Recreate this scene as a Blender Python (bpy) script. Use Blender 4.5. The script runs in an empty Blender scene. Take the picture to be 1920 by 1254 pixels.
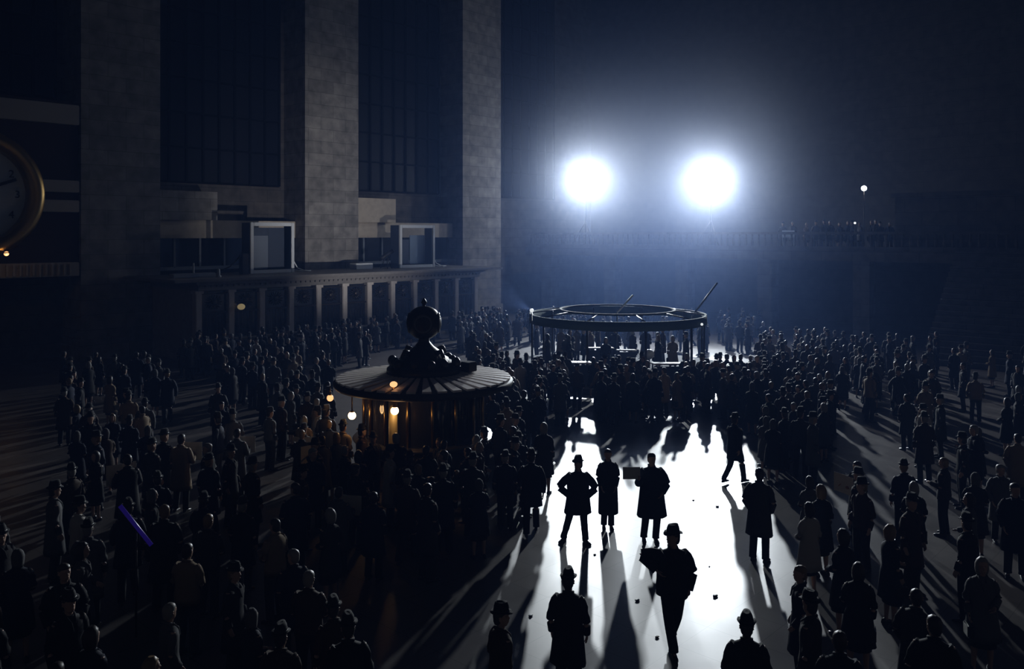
import bpy, bmesh, math, random
from mathutils import Vector, Matrix
random.seed(11)
PI = math.pi
S = bpy.context.scene
C = S.collection

# ---------------------------------------------------------------- camera
# world: X runs west along the hall, Y towards the south wall, Z up (metres)
F = 1600.0; HOR = 440.0; EYE = 6.5
ANG = math.atan2(.677, .735)
FW = Vector((math.cos(ANG), math.sin(ANG), 0)); RT = Vector((math.sin(ANG), -math.cos(ANG), 0))
cam = bpy.data.cameras.new('camera'); camo = bpy.data.objects.new('camera', cam); C.objects.link(camo)
cam.sensor_width = 36; cam.lens = 36*F/1920; cam.shift_y = -(627-HOR)/1920; cam.clip_end = 400
camo.location = (0, 0, EYE); camo.rotation_euler = (PI/2, 0, ANG-PI/2)
S.camera = camo

def at(px, z, h=0.0):
    """point seen in column px at depth z"""
    p = FW*z + RT*((px-960)/F*z); return Vector((p.x, p.y, h))
def onY(px, Y):
    r = (px-960)/F; d = FW + RT*r; k = Y/d.y; return d.x*k, k       # world X, depth
def px_of(p):
    z = p.x*FW.x+p.y*FW.y; r = p.x*RT.x+p.y*RT.y
    return 960+F*r/z, z

# ---------------------------------------------------------------- look
S.view_settings.view_transform = 'Standard'; S.view_settings.look = 'None'
S.view_settings.gamma = 1; S.view_settings.use_curve_mapping = False
S.view_settings.exposure = 0.0
S.cycles.use_denoising = True
S.cycles.use_adaptive_sampling = True; S.cycles.adaptive_threshold = .05; S.cycles.adaptive_min_samples = 16
S.cycles.max_bounces = 3; S.cycles.diffuse_bounces = 1; S.cycles.glossy_bounces = 2
S.cycles.volume_bounces = 0; S.cycles.transparent_max_bounces = 8
S.cycles.sample_clamp_indirect = 3.0

# thin blue haze everywhere in the hall
W = bpy.data.worlds.new('world'); S.world = W; W.use_nodes = True
nt = W.node_tree; nt.nodes.clear()
wo = nt.nodes.new('ShaderNodeOutputWorld'); bg = nt.nodes.new('ShaderNodeBackground')
bg.inputs[0].default_value = (.012, .016, .03, 1); bg.inputs[1].default_value = .10
nt.links.new(bg.outputs[0], wo.inputs['Surface'])
vs = nt.nodes.new('ShaderNodeVolumeScatter')
vs.inputs['Color'].default_value = (.22, .40, 1.0, 1); vs.inputs['Density'].default_value = .0012
vs.inputs['Anisotropy'].default_value = .25
nt.links.new(vs.outputs[0], wo.inputs['Volume'])

# the two floodlights on the west balcony
FL = [(at(1098, 66, 11.15)), (at(1333, 60, 10.75))]
POW = 46000
for k, p in enumerate(FL):
    l = bpy.data.lights.new('floodlight_beam', 'SPOT'); o = bpy.data.objects.new('floodlight_beam', l); C.objects.link(o)
    l.energy = POW; l.color = (.74, .84, 1.0); l.spot_size = math.radians(86); l.spot_blend = 1.0
    l.shadow_soft_size = .42
    tgt = at([1120, 1230][k], 20, 0)
    d = (tgt-p).normalized(); o.location = p + d*.42
    o.rotation_euler = d.to_track_quat('-Z', 'Y').to_euler()
    l = bpy.data.lights.new('floodlight_spill', 'POINT'); s_ = bpy.data.objects.new('floodlight_spill', l); C.objects.link(s_)
    l.energy = 900; l.color = (.78, .86, 1.0); l.shadow_soft_size = .25; s_.location = p + d*.66

# ---------------------------------------------------------------- materials
MATS = {}
def mat(name, col, rough=.6, metal=0, spec=.5, noise=0, nscale=6, bump=0, emit=None, es=0, sheen=0):
    if name in MATS: return MATS[name]
    m = bpy.data.materials.new(name); m.use_nodes = True; t = m.node_tree
    b = t.nodes['Principled BSDF']
    b.inputs['Base Color'].default_value = (*col, 1); b.inputs['Roughness'].default_value = rough
    b.inputs['Metallic'].default_value = metal; b.inputs['Specular IOR Level'].default_value = spec
    if emit: b.inputs['Emission Color'].default_value = (*emit, 1); b.inputs['Emission Strength'].default_value = es
    if noise or bump:
        tc = t.nodes.new('ShaderNodeTexCoord'); n = t.nodes.new('ShaderNodeTexNoise')
        n.inputs['Scale'].default_value = nscale; n.inputs['Detail'].default_value = 6
        t.links.new(tc.outputs['Object'], n.inputs['Vector'])
        if noise:
            r = t.nodes.new('ShaderNodeMix'); r.data_type = 'RGBA'
            r.inputs[6].default_value = (*[c*(1-noise) for c in col], 1); r.inputs[7].default_value = (*[min(1, c*(1+noise)) for c in col], 1)
            t.links.new(n.outputs['Fac'], r.inputs[0]); t.links.new(r.outputs[2], b.inputs['Base Color'])
        if bump:
            bp = t.nodes.new('ShaderNodeBump'); bp.inputs['Strength'].default_value = bump; bp.inputs['Distance'].default_value = .02
            t.links.new(n.outputs['Fac'], bp.inputs['Height']); t.links.new(bp.outputs[0], b.inputs['Normal'])
    MATS[name] = m; return m

def stone_mat(name, c1, c2, mortar, bw, bh, axis='XZ', rough=.75):
    m = bpy.data.materials.new(name); m.use_nodes = True; t = m.node_tree; b = t.nodes['Principled BSDF']
    b.inputs['Roughness'].default_value = rough; b.inputs['Specular IOR Level'].default_value = .25
    tc = t.nodes.new('ShaderNodeTexCoord'); sx = t.nodes.new('ShaderNodeSeparateXYZ'); cx = t.nodes.new('ShaderNodeCombineXYZ')
    t.links.new(tc.outputs['Object'], sx.inputs[0])
    if axis == 'XZ':
        ad = t.nodes.new('ShaderNodeMath'); t.links.new(sx.outputs['X'], ad.inputs[0]); t.links.new(sx.outputs['Y'], ad.inputs[1])
        t.links.new(ad.outputs[0], cx.inputs['X']); t.links.new(sx.outputs['Z'], cx.inputs['Y'])
    else:
        t.links.new(sx.outputs['X'], cx.inputs['X']); t.links.new(sx.outputs['Y'], cx.inputs['Y'])
    br = t.nodes.new('ShaderNodeTexBrick'); br.inputs['Scale'].default_value = 1
    br.inputs['Brick Width'].default_value = bw; br.inputs['Row Height'].default_value = bh; br.inputs['Mortar Size'].default_value = .012
    br.inputs['Color1'].default_value = (*c1, 1); br.inputs['Color2'].default_value = (*c2, 1); br.inputs['Mortar'].default_value = (*mortar, 1)
    t.links.new(cx.outputs[0], br.inputs['Vector'])
    n = t.nodes.new('ShaderNodeTexNoise'); n.inputs['Scale'].default_value = 1.7; n.inputs['Detail'].default_value = 7
    t.links.new(tc.outputs['Object'], n.inputs['Vector'])
    mx = t.nodes.new('ShaderNodeMix'); mx.data_type = 'RGBA'; mx.blend_type = 'MULTIPLY'; mx.inputs[0].default_value = .7
    cr = t.nodes.new('ShaderNodeValToRGB'); cr.color_ramp.elements[0].color = (.45, .45, .45, 1); cr.color_ramp.elements[1].color = (1.2, 1.2, 1.2, 1)
    cr.color_ramp.elements[0].position = .3; cr.color_ramp.elements[1].position = .7
    t.links.new(n.outputs['Fac'], cr.inputs[0])
    t.links.new(br.outputs['Color'], mx.inputs[6]); t.links.new(cr.outputs[0], mx.inputs[7]); t.links.new(mx.outputs[2], b.inputs['Base Color'])
    return m

def floor_mat():
    m = bpy.data.materials.new('polished marble floor'); m.use_nodes = True; t = m.node_tree; b = t.nodes['Principled BSDF']
    tc = t.nodes.new('ShaderNodeTexCoord')
    br = t.nodes.new('ShaderNodeTexBrick'); br.offset = 0; br.inputs['Scale'].default_value = 1
    br.inputs['Brick Width'].default_value = .9; br.inputs['Row Height'].default_value = .9; br.inputs['Mortar Size'].default_value = .006
    br.inputs['Color1'].default_value = (.12, .105, .10, 1); br.inputs['Color2'].default_value = (.105, .095, .092, 1); br.inputs['Mortar'].default_value = (.05, .045, .045, 1)
    t.links.new(tc.outputs['Object'], br.inputs['Vector'])
    n = t.nodes.new('ShaderNodeTexNoise'); n.inputs['Scale'].default_value = 1.1; n.inputs['Detail'].default_value = 8
    t.links.new(tc.outputs['Object'], n.inputs['Vector'])
    mr = t.nodes.new('ShaderNodeMapRange'); mr.inputs['From Min'].default_value = .3; mr.inputs['From Max'].default_value = .7
    mr.inputs['To Min'].default_value = .33; mr.inputs['To Max'].default_value = .40
    t.links.new(n.outputs['Fac'], mr.inputs[0]); t.links.new(mr.outputs[0], b.inputs['Roughness'])
    t.links.new(br.outputs['Color'], b.inputs['Base Color']); b.inputs['Specular IOR Level'].default_value = .58
    return m

M_FLOOR = floor_mat()
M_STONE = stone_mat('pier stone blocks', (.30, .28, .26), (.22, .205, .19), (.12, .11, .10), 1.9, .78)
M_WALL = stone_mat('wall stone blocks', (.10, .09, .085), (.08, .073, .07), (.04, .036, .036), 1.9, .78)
M_LEDGE = mat('pale limestone', (.42, .36, .29), .7, noise=.25, nscale=3, bump=.3)
M_TICK = mat('carved counter marble', (.30, .275, .24), .5, noise=.3, nscale=4, bump=.2)
M_DKGLASS = mat('dark window glass', (.012, .014, .02), .12, spec=.6)
M_DKMETAL = mat('dark bronze', (.035, .03, .028), .35, metal=.7)
M_BLACK = mat('black paint', (.012, .012, .014), .5)
M_WHITE = mat('white painted metal', (.62, .64, .66), .45)
M_GREY = mat('grey panel', (.16, .19, .24), .5)
M_BLUEP = mat('pale blue screen panel', (.22, .30, .42), .35)
M_DKBLUE = mat('dark blue panel', (.03, .045, .08), .4)
M_ROOF = mat('cream enamelled roof panel', (.88, .80, .77), .36, spec=1.0)
M_ROOFDK = mat('dark seamed roof base', (.03, .028, .027), .6)
M_BRASS = mat('aged brass', (.42, .27, .10), .30, metal=1)
M_DKBRASS = mat('dark patinated brass', (.045, .036, .03), .38, metal=.8)
M_WARM = mat('warm lamp glass', (1, .7, .4), .4, emit=(1, .62, .30), es=9)
M_WARM2 = mat('dim warm lamp glass', (1, .6, .3), .4, emit=(1, .50, .22), es=1.3)
M_LENS = mat('floodlight lens', (1, 1, 1), .3, emit=(.92, .95, 1), es=60)
M_SPARK = mat('small white lamp glass', (1, 1, 1), .3, emit=(.95, .97, 1), es=14)
M_GLASSB = mat('booth glazing', (.02, .02, .025), .08, spec=.6)
M_GLOSSW = mat('glossy white table top', (.78, .77, .77), .27, spec=.8)
M_BLUESTREAK = mat('blue streak glow', (.02, .01, .2), .4, emit=(.05, .02, .5), es=.09)  # glow colour for the added strip that stands in for a blue streak
M_PAPER = mat('newsprint', (.55, .53, .50), .8)
M_REDWALL = mat('dark red wall cloth', (.03, .010, .010), .9)
M_CLKFACE = mat('clock dial', (.62, .74, .88), .5)
SKIN = mat('skin', (.42, .27, .20), .5)
SHOE = mat('black shoe leather', (.012, .010, .010), .3)
HAIRM = [mat('dark brown hair', (.02, .013, .01), .45), mat('grey hair', (.22, .21, .2), .5), mat('fair hair', (.20, .13, .06), .45)]
CLOTH = {'black': (.012, .012, .014), 'charcoal': (.03, .03, .034), 'navy': (.014, .018, .035), 'brown': (.045, .028, .018),
         'grey': (.09, .09, .095), 'tan': (.24, .18, .12), 'pale': (.42, .40, .38)}
def cloth(c): return mat(c+' wool cloth', CLOTH[c], .85, spec=.25, bump=.15, nscale=40)

# ---------------------------------------------------------------- mesh helpers
def frame(d):
    d = d.normalized(); u = Vector((0, 0, 1)) if abs(d.z) < .95 else Vector((0, 1, 0))
    a = u.cross(d).normalized(); return a, d.cross(a).normalized()
def box(bm, x0, x1, y0, y1, z0, z1, mi=0):
    v = [bm.verts.new((x, y, z)) for z in (z0, z1) for y in (y0, y1) for x in (x0, x1)]
    for f in ((0, 2, 3, 1), (4, 5, 7, 6), (0, 1, 5, 4), (2, 6, 7, 3), (0, 4, 6, 2), (1, 3, 7, 5)):
        bm.faces.new([v[i] for i in f]).material_index = mi
def bbox(bm, x0, x1, y0, y1, z0, z1, b=.02):
    """box with chamfered edges"""
    t = bmesh.new(); box(t, x0, x1, y0, y1, z0, z1)
    bmesh.ops.bevel(t, geom=t.edges[:], offset=b, segments=2, affect='EDGES', clamp_overlap=True)
    merge(bm, t)
def merge(bm, t, M=None):
    me = bpy.data.meshes.new('tmp'); t.to_mesh(me); t.free()
    if M is not None: me.transform(M)
    bm.from_mesh(me); bpy.data.meshes.remove(me)
def rings(bm, rs, n=14, cap=True, smooth=True, mi=0):
    """rs: list of lists of n points"""
    R = [[bm.verts.new(p) for p in r] for r in rs]
    n = len(rs[0])
    for a, b in zip(R, R[1:]):
        for i in range(n):
            f = bm.faces.new((a[i], a[(i+1) % n], b[(i+1) % n], b[i])); f.smooth = smooth; f.material_index = mi
    if cap:
        f = bm.faces.new(R[0][::-1]); f.material_index = mi; f = bm.faces.new(R[-1]); f.material_index = mi
def tube(bm, pts, rad, n=12, sx=1.0, cap=True):
    pts = [Vector(p) for p in pts]
    if not isinstance(rad, (list, tuple)): rad = [rad]*len(pts)
    out = []
    for i, p in enumerate(pts):
        d = (pts[min(i+1, len(pts)-1)]-pts[max(i-1, 0)])
        if d.length < 1e-6: d = Vector((0, 0, 1))
        a, b = frame(d)
        out.append([p + a*math.cos(2*PI*k/n)*rad[i]*sx + b*math.sin(2*PI*k/n)*rad[i] for k in range(n)])
    rings(bm, out, n, cap)
def lathe(bm, prof, c=(0, 0, 0), n=32, cap=True):
    c = Vector(c)
    rings(bm, [[c+Vector((r*math.cos(2*PI*k/n), r*math.sin(2*PI*k/n), z)) for k in range(n)] for r, z in prof], n, cap)
def ell(bm, prof, n=20):
    """profile of (cx, cy, z, rx, ry)"""
    rings(bm, [[Vector((cx+rx*math.cos(2*PI*k/n), cy+ry*math.sin(2*PI*k/n), z)) for k in range(n)] for cx, cy, z, rx, ry in prof], n)
def sphere(bm, c, r, sc=(1, 1, 1), u=16, v=10):
    t = bmesh.new(); bmesh.ops.create_uvsphere(t, u_segments=u, v_segments=v, radius=r)
    for f in t.faces: f.smooth = True
    merge(bm, t, Matrix.Translation(c) @ Matrix.Diagonal((*sc, 1)))
def fin(bm):
    bmesh.ops.recalc_face_normals(bm, faces=bm.faces[:]); return bm
def mesh_of(name, bm, m):
    fin(bm); me = bpy.data.meshes.new(name); bm.to_mesh(me); bm.free()
    for x in (m if isinstance(m, (list, tuple)) else [m]): me.materials.append(x)
    return me
def obj(name, bm, m, parent=None, loc=None):
    me = bm if isinstance(bm, bpy.types.Mesh) else mesh_of(name, bm, m)
    o = bpy.data.objects.new(name, me); C.objects.link(o)
    if parent: o.parent = parent
    if loc is not None: o.location = loc
    return o
def tag(o, label, cat, group=None, kind=None):
    o['label'] = label; o['category'] = cat
    if group: o['group'] = group
    if kind: o['kind'] = kind
    return o
def thing(name, label, cat, loc=(0, 0, 0), rz=0, group=None):
    o = bpy.data.objects.new(name, None); C.objects.link(o); o.empty_display_size = .2
    o.location = loc; o.rotation_euler = (0, 0, rz); return tag(o, label, cat, group)
def struct(name, bm, m, label=None, cat=None):
    o = obj(name, bm, m); o['kind'] = 'structure'
    if label: o['label'] = label; o['category'] = cat or name
    return o
def copy_tree(o, parent=None):
    c = o.copy(); C.objects.link(c); c.parent = parent
    for ch in list(o.children): copy_tree(ch, c)
    return c
def B(*a): b = bmesh.new(); box(b, *a); return b

# ---------------------------------------------------------------- the hall
HT = 34
struct('floor', B(-14, 64, -8, 49, -.2, 0), M_FLOOR, 'polished pale marble concourse floor in square slabs', 'floor')
struct('ceiling', B(-14, 64, -8, 49, HT, HT+.3), M_WALL, 'dark vaulted hall ceiling far above', 'ceiling')
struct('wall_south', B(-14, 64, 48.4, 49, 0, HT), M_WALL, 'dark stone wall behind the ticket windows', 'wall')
struct('wall_west', B(63.4, 64, -8, 49, 0, HT), stone_mat('dimmed stone blocks', (.045, .042, .04), (.038, .035, .034), (.02, .02, .02), 1.9, .78), 'dark stone end wall behind the floodlights', 'wall')  # end wall stone darkened in colour to cancel the floodlight spill
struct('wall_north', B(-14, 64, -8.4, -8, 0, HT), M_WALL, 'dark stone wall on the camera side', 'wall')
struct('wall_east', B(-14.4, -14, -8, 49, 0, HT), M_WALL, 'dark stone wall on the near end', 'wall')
PY = 46.0
PX = [3.65, 17.25, 30.7, 44.5, 58.2]
for i, x in enumerate(PX[:4]):
    b = bmesh.new(); box(b, x, x+4.15, PY, 48.4, 0, HT)
    box(b, x-.12, x+4.27, PY-.12, 48.4, 0, 1.1)
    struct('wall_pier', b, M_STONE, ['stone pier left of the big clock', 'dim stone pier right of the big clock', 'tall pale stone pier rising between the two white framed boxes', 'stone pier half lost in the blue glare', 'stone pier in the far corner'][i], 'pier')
# tall windows and walling in each bay
for i in range(4):
    x0 = PX[i]+4.15; x1 = PX[i+1]
    if 0 < i < 3:
        b = bmesh.new(); box(b, x0, x1, 47.1, 48.35, 6.3 if i != 0 else 4.6, 7.35)
        struct('trim_1', b, M_LEDGE, 'pale stone lintel between two piers', 'lintel')
        b = bmesh.new(); box(b, x0, x0+3.7, 46.6, 48.35, 7.35, 9.0)
        struct('wall_block', b, M_LEDGE if i > 1 else M_STONE, 'stone block stepping out beside a pier', 'wall')
        w = struct('window_%d' % i, B(x0, x1, 47.6, 47.7, 4.6, 6.3), M_DKGLASS, 'dark low window under the stone lintel', 'window')
        b = bmesh.new()
        nb = 6
        for k in range(nb+1):
            xx = x0+(x1-x0)*k/nb; box(b, xx-.06, xx+.06, 47.5, 47.62, 4.6, 6.3)
        box(b, x0, x1, 47.5, 47.62, 4.45, 4.65)
        obj('window_frame', b, M_GREY, w)
    w = struct('window_%d' % (i+5), B(x0+.5, x1-.5, 48.2, 48.3, 9.6, 30), mat('dimmed tall window glass', (.006, .007, .012), .5, spec=.1), 'very tall dark window between two piers', 'window')  # glass darkened and dulled so the upper bay stays in shade
    b = bmesh.new()
    for k in range(9):
        xx = x0+.5+(x1-x0-1)*k/8; box(b, xx-.07, xx+.07, 48.1, 48.28, 9.6, 30)
    for k in range(11):
        zz = 9.6+k*2.04; box(b, x0+.5, x1-.5, 48.12, 48.26, zz-.06, zz+.06)
    obj('window_frame', b, mat('dimmed window iron', (.006, .006, .007), .95, spec=0), w)  # bars coloured near black to hide the lamp light on them

# the display front with the big round clock, left
b = B(5, 17.2, 46.2, 46.4, 4.3, 13.3); struct('wall_display', b, M_REDWALL, 'dark red display front carrying the big clock', 'wall')
for z0, z1, nm in ((12.1, 13.1, 'broad grey bar above the big clock'), (8.65, 9.25, 'upper of the two thin grey bars beside the clock'),
                   (7.65, 8.25, 'lower of the two thin grey bars beside the clock'), (4.4, 5.1, 'ribbed grey bar below the big clock')):
    b = bmesh.new(); bbox(b, 7.9, 17.1, 45.8, 46.19, z0, z1, .03)
    if z0 < 5:
        for k in range(30): box(b, 8.2+k*.29, 8.3+k*.29, 45.7, 45.82, z0+.08, z1-.08)
    tag(obj('display_bar', b, mat('grey painted bar', (.34, .31, .28), .6)), nm, 'bar')
ck = thing('wall_clock', 'huge round clock with a brass drum rim, cut by the left edge', 'clock', (12.0, 45.76, 8.4))
b = bmesh.new()
n = 96
def circ(r, y): return [Vector((r*math.cos(2*PI*k/n), y, r*math.sin(2*PI*k/n))) for k in range(n)]
R_ = [circ(2.72, 0), circ(2.98, -.05), circ(3.02, -.5), circ(3.02, -1.3), circ(2.94, -1.5), circ(2.7, -1.55), circ(2.36, -1.5), circ(2.30, -1.40), circ(2.28, -.9)]
rings(b, R_, n, False)
obj('clock_rim', b, M_BRASS, ck)
b = bmesh.new(); rings(b, [circ(2.7, -.02), circ(2.29, -.9)], n, True); f = obj('clock_dial', b, M_CLKFACE, ck)
for h in range(12):
    a = PI/2-2*PI*(h+1)/12
    cu = bpy.data.curves.new('numeral', 'FONT'); cu.body = str(h+1); cu.size = .5; cu.extrude = .02; cu.align_x = 'CENTER'; cu.align_y = 'CENTER'
    cu.materials.append(M_BLACK)
    o = bpy.data.objects.new('numeral', cu); C.objects.link(o); bpy.context.view_layer.update(); me = bpy.data.meshes.new_from_object(o.evaluated_get(bpy.context.evaluated_depsgraph_get())); bpy.data.objects.remove(o); o = bpy.data.objects.new('numeral', me); C.objects.link(o); o.parent = f; o.location = (1.93*math.cos(a), -.93, 1.93*math.sin(a)); o.rotation_euler = (PI/2, 0, 0)
for L, w_, a in ((1.3, .11, 2.3), (2.0, .07, 1.2)):
    b = bmesh.new(); box(b, -w_, w_, -.98, -.95, -.3, L); o = obj('clock_hand', b, M_BLACK, ck); o.rotation_euler = (0, a, 0)
lamp = thing('clock_lamp', 'small warm lamp glowing under the big clock rim', 'lamp', onY(12, 44.1)[:1]+(44.1, 5.62))
b = bmesh.new(); sphere(b, (0, 0, 0), .11); obj('bulb', b, M_WARM2, lamp)
b = bmesh.new(); tube(b, [(0, 0, .1), (0, .25, .16)], .03); lathe(b, [(.05, .08), (.16, .03), (.17, .02)], n=16); obj('bracket', b, M_DKBRASS, lamp)
l = bpy.data.lights.new('clock_lamp_light', 'POINT'); l.energy = 5; l.color = (1, .6, .25); l.shadow_soft_size = .1
o = bpy.data.objects.new('clock_lamp_light', l); C.objects.link(o); o.location = Vector(lamp.location)+Vector((0, -.2, -.05))

# ---------------------------------------------------------------- ticket counter along the south side
TX0, TX1, TY, TH = 20.9, 40.6, 40.7, 4.3
tc_ = thing('ticket_counter', 'long low marble ticket office with eleven windows along the south side', 'ticket counter', (0, 0, 0))
b = bmesh.new(); box(b, TX0, TX1, TY+.35, PY-.14, 0, TH-.55); obj('body', b, M_TICK, tc_)
b = bmesh.new()
bbox(b, TX0-1.6, TX1+1.9, TY-.75, PY-.14, TH-.16, TH, .03)
bbox(b, TX0-.35, TX1+.4, TY-.5, PY-.14, TH-.32, TH-.16, .03)
bbox(b, TX0-.15, TX1+.15, TY-.25, PY-.14, TH-.62, TH-.32, .02)
for k in range(64):
    xx = TX0-.1+k*.31; box(b, xx, xx+.16, TY-.34, TY-.24, TH-.44, TH-.34)
obj('cornice', b, mat('darker cornice marble', (.17, .155, .14), .6, noise=.3, nscale=4, bump=.2), tc_)  # cornice marble toned darker than the rest of the counter
NB = 11; BW = (TX1-TX0)/NB
for k in range(NB+1):
    xx = TX0+k*BW; b = bmesh.new()
    bbox(b, xx-.17, xx+.17, TY-.05, TY+.36, .35, TH-.75, .03); bbox(b, xx-.24, xx+.24, TY-.12, TY+.36, 0, .35, .02); bbox(b, xx-.24, xx+.24, TY-.12, TY+.36, TH-.78, TH-.62, .02)
    obj('pilaster', b, mat('pale pilaster marble', (.50, .45, .41), .5, noise=.2, nscale=4, bump=.2), tc_)
for k in range(NB):
    x0 = TX0+k*BW+.17; x1 = x0+BW-.34
    w = obj('ticket_window', B(x0, x1, TY+.2, TY+.3, 1.15, TH-.7), M_DKGLASS, tc_)
    b = bmesh.new()
    for j in range(7):
        xx = x0+(x1-x0)*(j+.5)/7; tube(b, [(xx, TY+.12, 1.15), (xx, TY+.12, 2.5)], .012, 6)
    box(b, x0, x1, TY+.08, TY+.16, 2.48, 2.56)
    # pierced ornamental screen with a round boss over the window
    for a in range(16):
        t = 2*PI*a/16; cx = (x0+x1)/2; tube(b, [(cx+.1*math.cos(t), TY+.1, 3.05+.1*math.sin(t)), (cx+.42*math.cos(t), TY+.1, 3.05+.38*math.sin(t))], .03, 6)
    sphere(b, ((x0+x1)/2, TY+.08, 3.05), .16, (1, .5, 1), 12, 8)
    box(b, x0, x1, TY+.08, TY+.16, 3.46, 3.52)
    obj('window_grille', b, M_DKBRASS, w)
    b = bmesh.new(); bbox(b, x0, x1, TY-.12, TY+.35, 1.05, 1.15, .02); obj('ledge', b, M_TICK, tc_)
    b = bmesh.new(); bbox(b, x0+.1, x1-.1, TY+.24, TY+.36, .3, .95, .02); obj('panel', b, M_DKMETAL, tc_)
lx = onY(452, TY-.2)
lamp = thing('window_lamp', 'small yellow lamp glowing over a ticket window at the dark end', 'lamp', (lx[0], TY-.1, 2.75))
b = bmesh.new(); sphere(b, (0, -.12, 0), .16, (1.3, 1, 1)); obj('bulb', b, mat('dim yellow lamp glass', (.6, .5, .25), .5, emit=(.75, .58, .30), es=.22), lamp)
b = bmesh.new(); tube(b, [(0, .15, .22), (0, -.05, .22), (0, -.12, .1)], .02, 8); obj('bracket', b, M_DKBRASS, lamp)

# things standing on its roof
def show_box(px, w, h, d, label, yf, screens):
    x = onY(px, yf)[0]
    t = thing('framed_display_box', label, 'display box', (x, yf, TH), 0, 'white framed boxes on the ticket office roof')
    b = bmesh.new(); e = .2
    bbox(b, 0, e, 0, .14, 0, h); bbox(b, w-e, w, 0, .14, 0, h); bbox(b, e, w-e, 0, .14, 0, e); bbox(b, e, w-e, 0, .14, h-e, h)
    obj('front_frame', b, M_WHITE, t)
    b = bmesh.new(); box(b, .02, .08, .14, d, .02, h-.02); obj('side_panel', b, M_DKBLUE, t)
    b = bmesh.new(); box(b, w-.08, w-.02, .14, d, .02, h-.02); obj('side_panel', b, M_DKBLUE, t)
    b = bmesh.new(); box(b, .08, w-.08, .14, d, h-.08, h-.02); obj('top_panel', b, M_DKBLUE, t)
    b = bmesh.new(); box(b, .08, w-.08, .14, d, .02, .08); obj('bottom_panel', b, M_DKBLUE, t)
    for (u0, u1, v0, v1, m) in screens:
        b = bmesh.new(); bbox(b, u0*w, u1*w, d*.75, d*.75+.06, v0*h, v1*h, .015); obj('inner_panel', b, m, t)
    b = bmesh.new()
    pts = [(w+.02, .4, h*.45), (w+.1, .4, h*.28), (w+.45, .38, .22), (w+.95, .36, .05), (w+1.3, .3, .035)]
    tube(b, pts, .035, 8); pts = [(w+.02, .5, h*.3), (w+.3, .5, .12), (w+.8, .5, .04), (w+1.5, .55, .03)]
    tube(b, pts, .03, 8)
    obj('cable', b, M_WHITE, t)
    return t
show_box(470, 2.85, 2.9, 1.0, 'left white framed box on the ticket office roof, dark blue inside', 43.3, [(.08, .55, .08, .74, M_GREY), (.55, .93, .08, .9, M_DKBLUE), (.08, .55, .74, .9, M_DKBLUE)])
show_box(750, 3.1, 2.85, 1.0, 'right white framed box on the ticket office roof, showing a pale panel', 43.3, [(.48, .92, .08, .76, M_BLUEP), (.08, .46, .08, .66, M_DKBLUE)])
b = bmesh.new(); x = onY(682, 44)[0]; bbox(b, x-.75, x+.6, 43.8, 44.5, TH, TH+.38, .03)
tag(obj('white_crate', b, M_WHITE), 'low white crate at the foot of the pale pier', 'crate')
x = onY(725, 43.8)[0]
t = thing('tripod_projector', 'dark slanting projector stand left of the right framed box', 'projector', (x, 43.8, TH))
b = bmesh.new()
for a in (0, 2.1, 4.2): tube(b, [(0, 0, .85), (.42*math.cos(a), .42*math.sin(a), 0)], .03, 8)
obj('tripod', b, M_BLACK, t)
b = bmesh.new(); tube(b, [(-.5, 0, .62), (.45, 0, 1.15)], [.13, .16], 12); obj('barrel', b, M_BLACK, t)
x0 = onY(318, 42)[0]; x1 = onY(398, 42)[0]
b = bmesh.new(); bbox(b, x0, x1, 41.6, 42.1, TH, TH+.22, .03); tag(obj('light_trough', b, mat('dull grey metal', (.3, .32, .36), .4)), 'long low grey trough at the dark end of the ticket office roof', 'trough')
x = onY(410, 41.2)[0]; b = bmesh.new(); lathe(b, [(.13, 0), (.13, .08), (.08, .1), (.07, .4), (.0, .44)], (x, 41.2, TH), 12); tag(obj('roof_finial', b, M_WHITE), 'short pale post at the front edge left of the first framed box', 'post')
x = onY(363, 42.6)[0]; b = bmesh.new(); lathe(b, [(.1, 0), (.05, .06), (.04, .7), (.0, .74)], (x, 42.6, TH), 10); tag(obj('thin_post', b, M_WHITE), 'thin upright post behind the low grey trough', 'post')
x = onY(425, 43)[0]; b = bmesh.new(); tube(b, [(x-1.6, 43, TH+.03), (x-.8, 43, TH+.1), (x+.2, 43, TH+.45), (x+.9, 43, TH+1.1)], .04, 8); box(b, x+.85, x+1.2, 42.8, 43.2, TH, TH+1.15)
tag(obj('cable_riser', b, M_DKMETAL), 'dark cable sweeping up to the left framed box', 'cable')

# ---------------------------------------------------------------- west balcony, stairs and floodlights
BX = 51.8; BZ = 5.6
b = bmesh.new(); box(b, BX, 63.4, -8, 45.9, BZ-.5, BZ); box(b, BX-.25, BX+.3, -8, 46, BZ-.7, BZ-.1)
for k in range(9): box(b, BX+.1, BX+1.1, -6+k*6.2, -5+k*6.2, 0, BZ-.5)
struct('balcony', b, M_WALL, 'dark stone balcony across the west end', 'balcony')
b = bmesh.new()
box(b, BX+.02, BX+.34, -8, 45.9, BZ, BZ+.18); box(b, BX-.02, BX+.38, -8, 45.9, BZ+.92, BZ+1.08)
for k in range(120):
    y = -7.8+k*.45; lathe(b, [(.06, BZ+.18), (.1, BZ+.4), (.05, BZ+.75), (.07, BZ+.92)], (BX+.18, y, 0), 8, False)
struct('balustrade', b, M_WALL, 'stone balustrade along the west balcony', 'balustrade')
b = bmesh.new()
for k in range(20): box(b, BX-6.2+k*.31, BX-.26, 8, 14, k*.28 if k else 0, (k+1)*.28)
struct('stairs', b, M_WALL, 'broad dark stair climbing to the west balcony', 'stairs')
p1 = at(1722, 52); box_b = bmesh.new(); box(box_b, BX+.6, 60, p1.y-9, p1.y+.5, BZ, 8.7); box(box_b, BX+.4, 60.2, p1.y-9.2, p1.y+.7, 8.7, 8.95)
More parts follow.
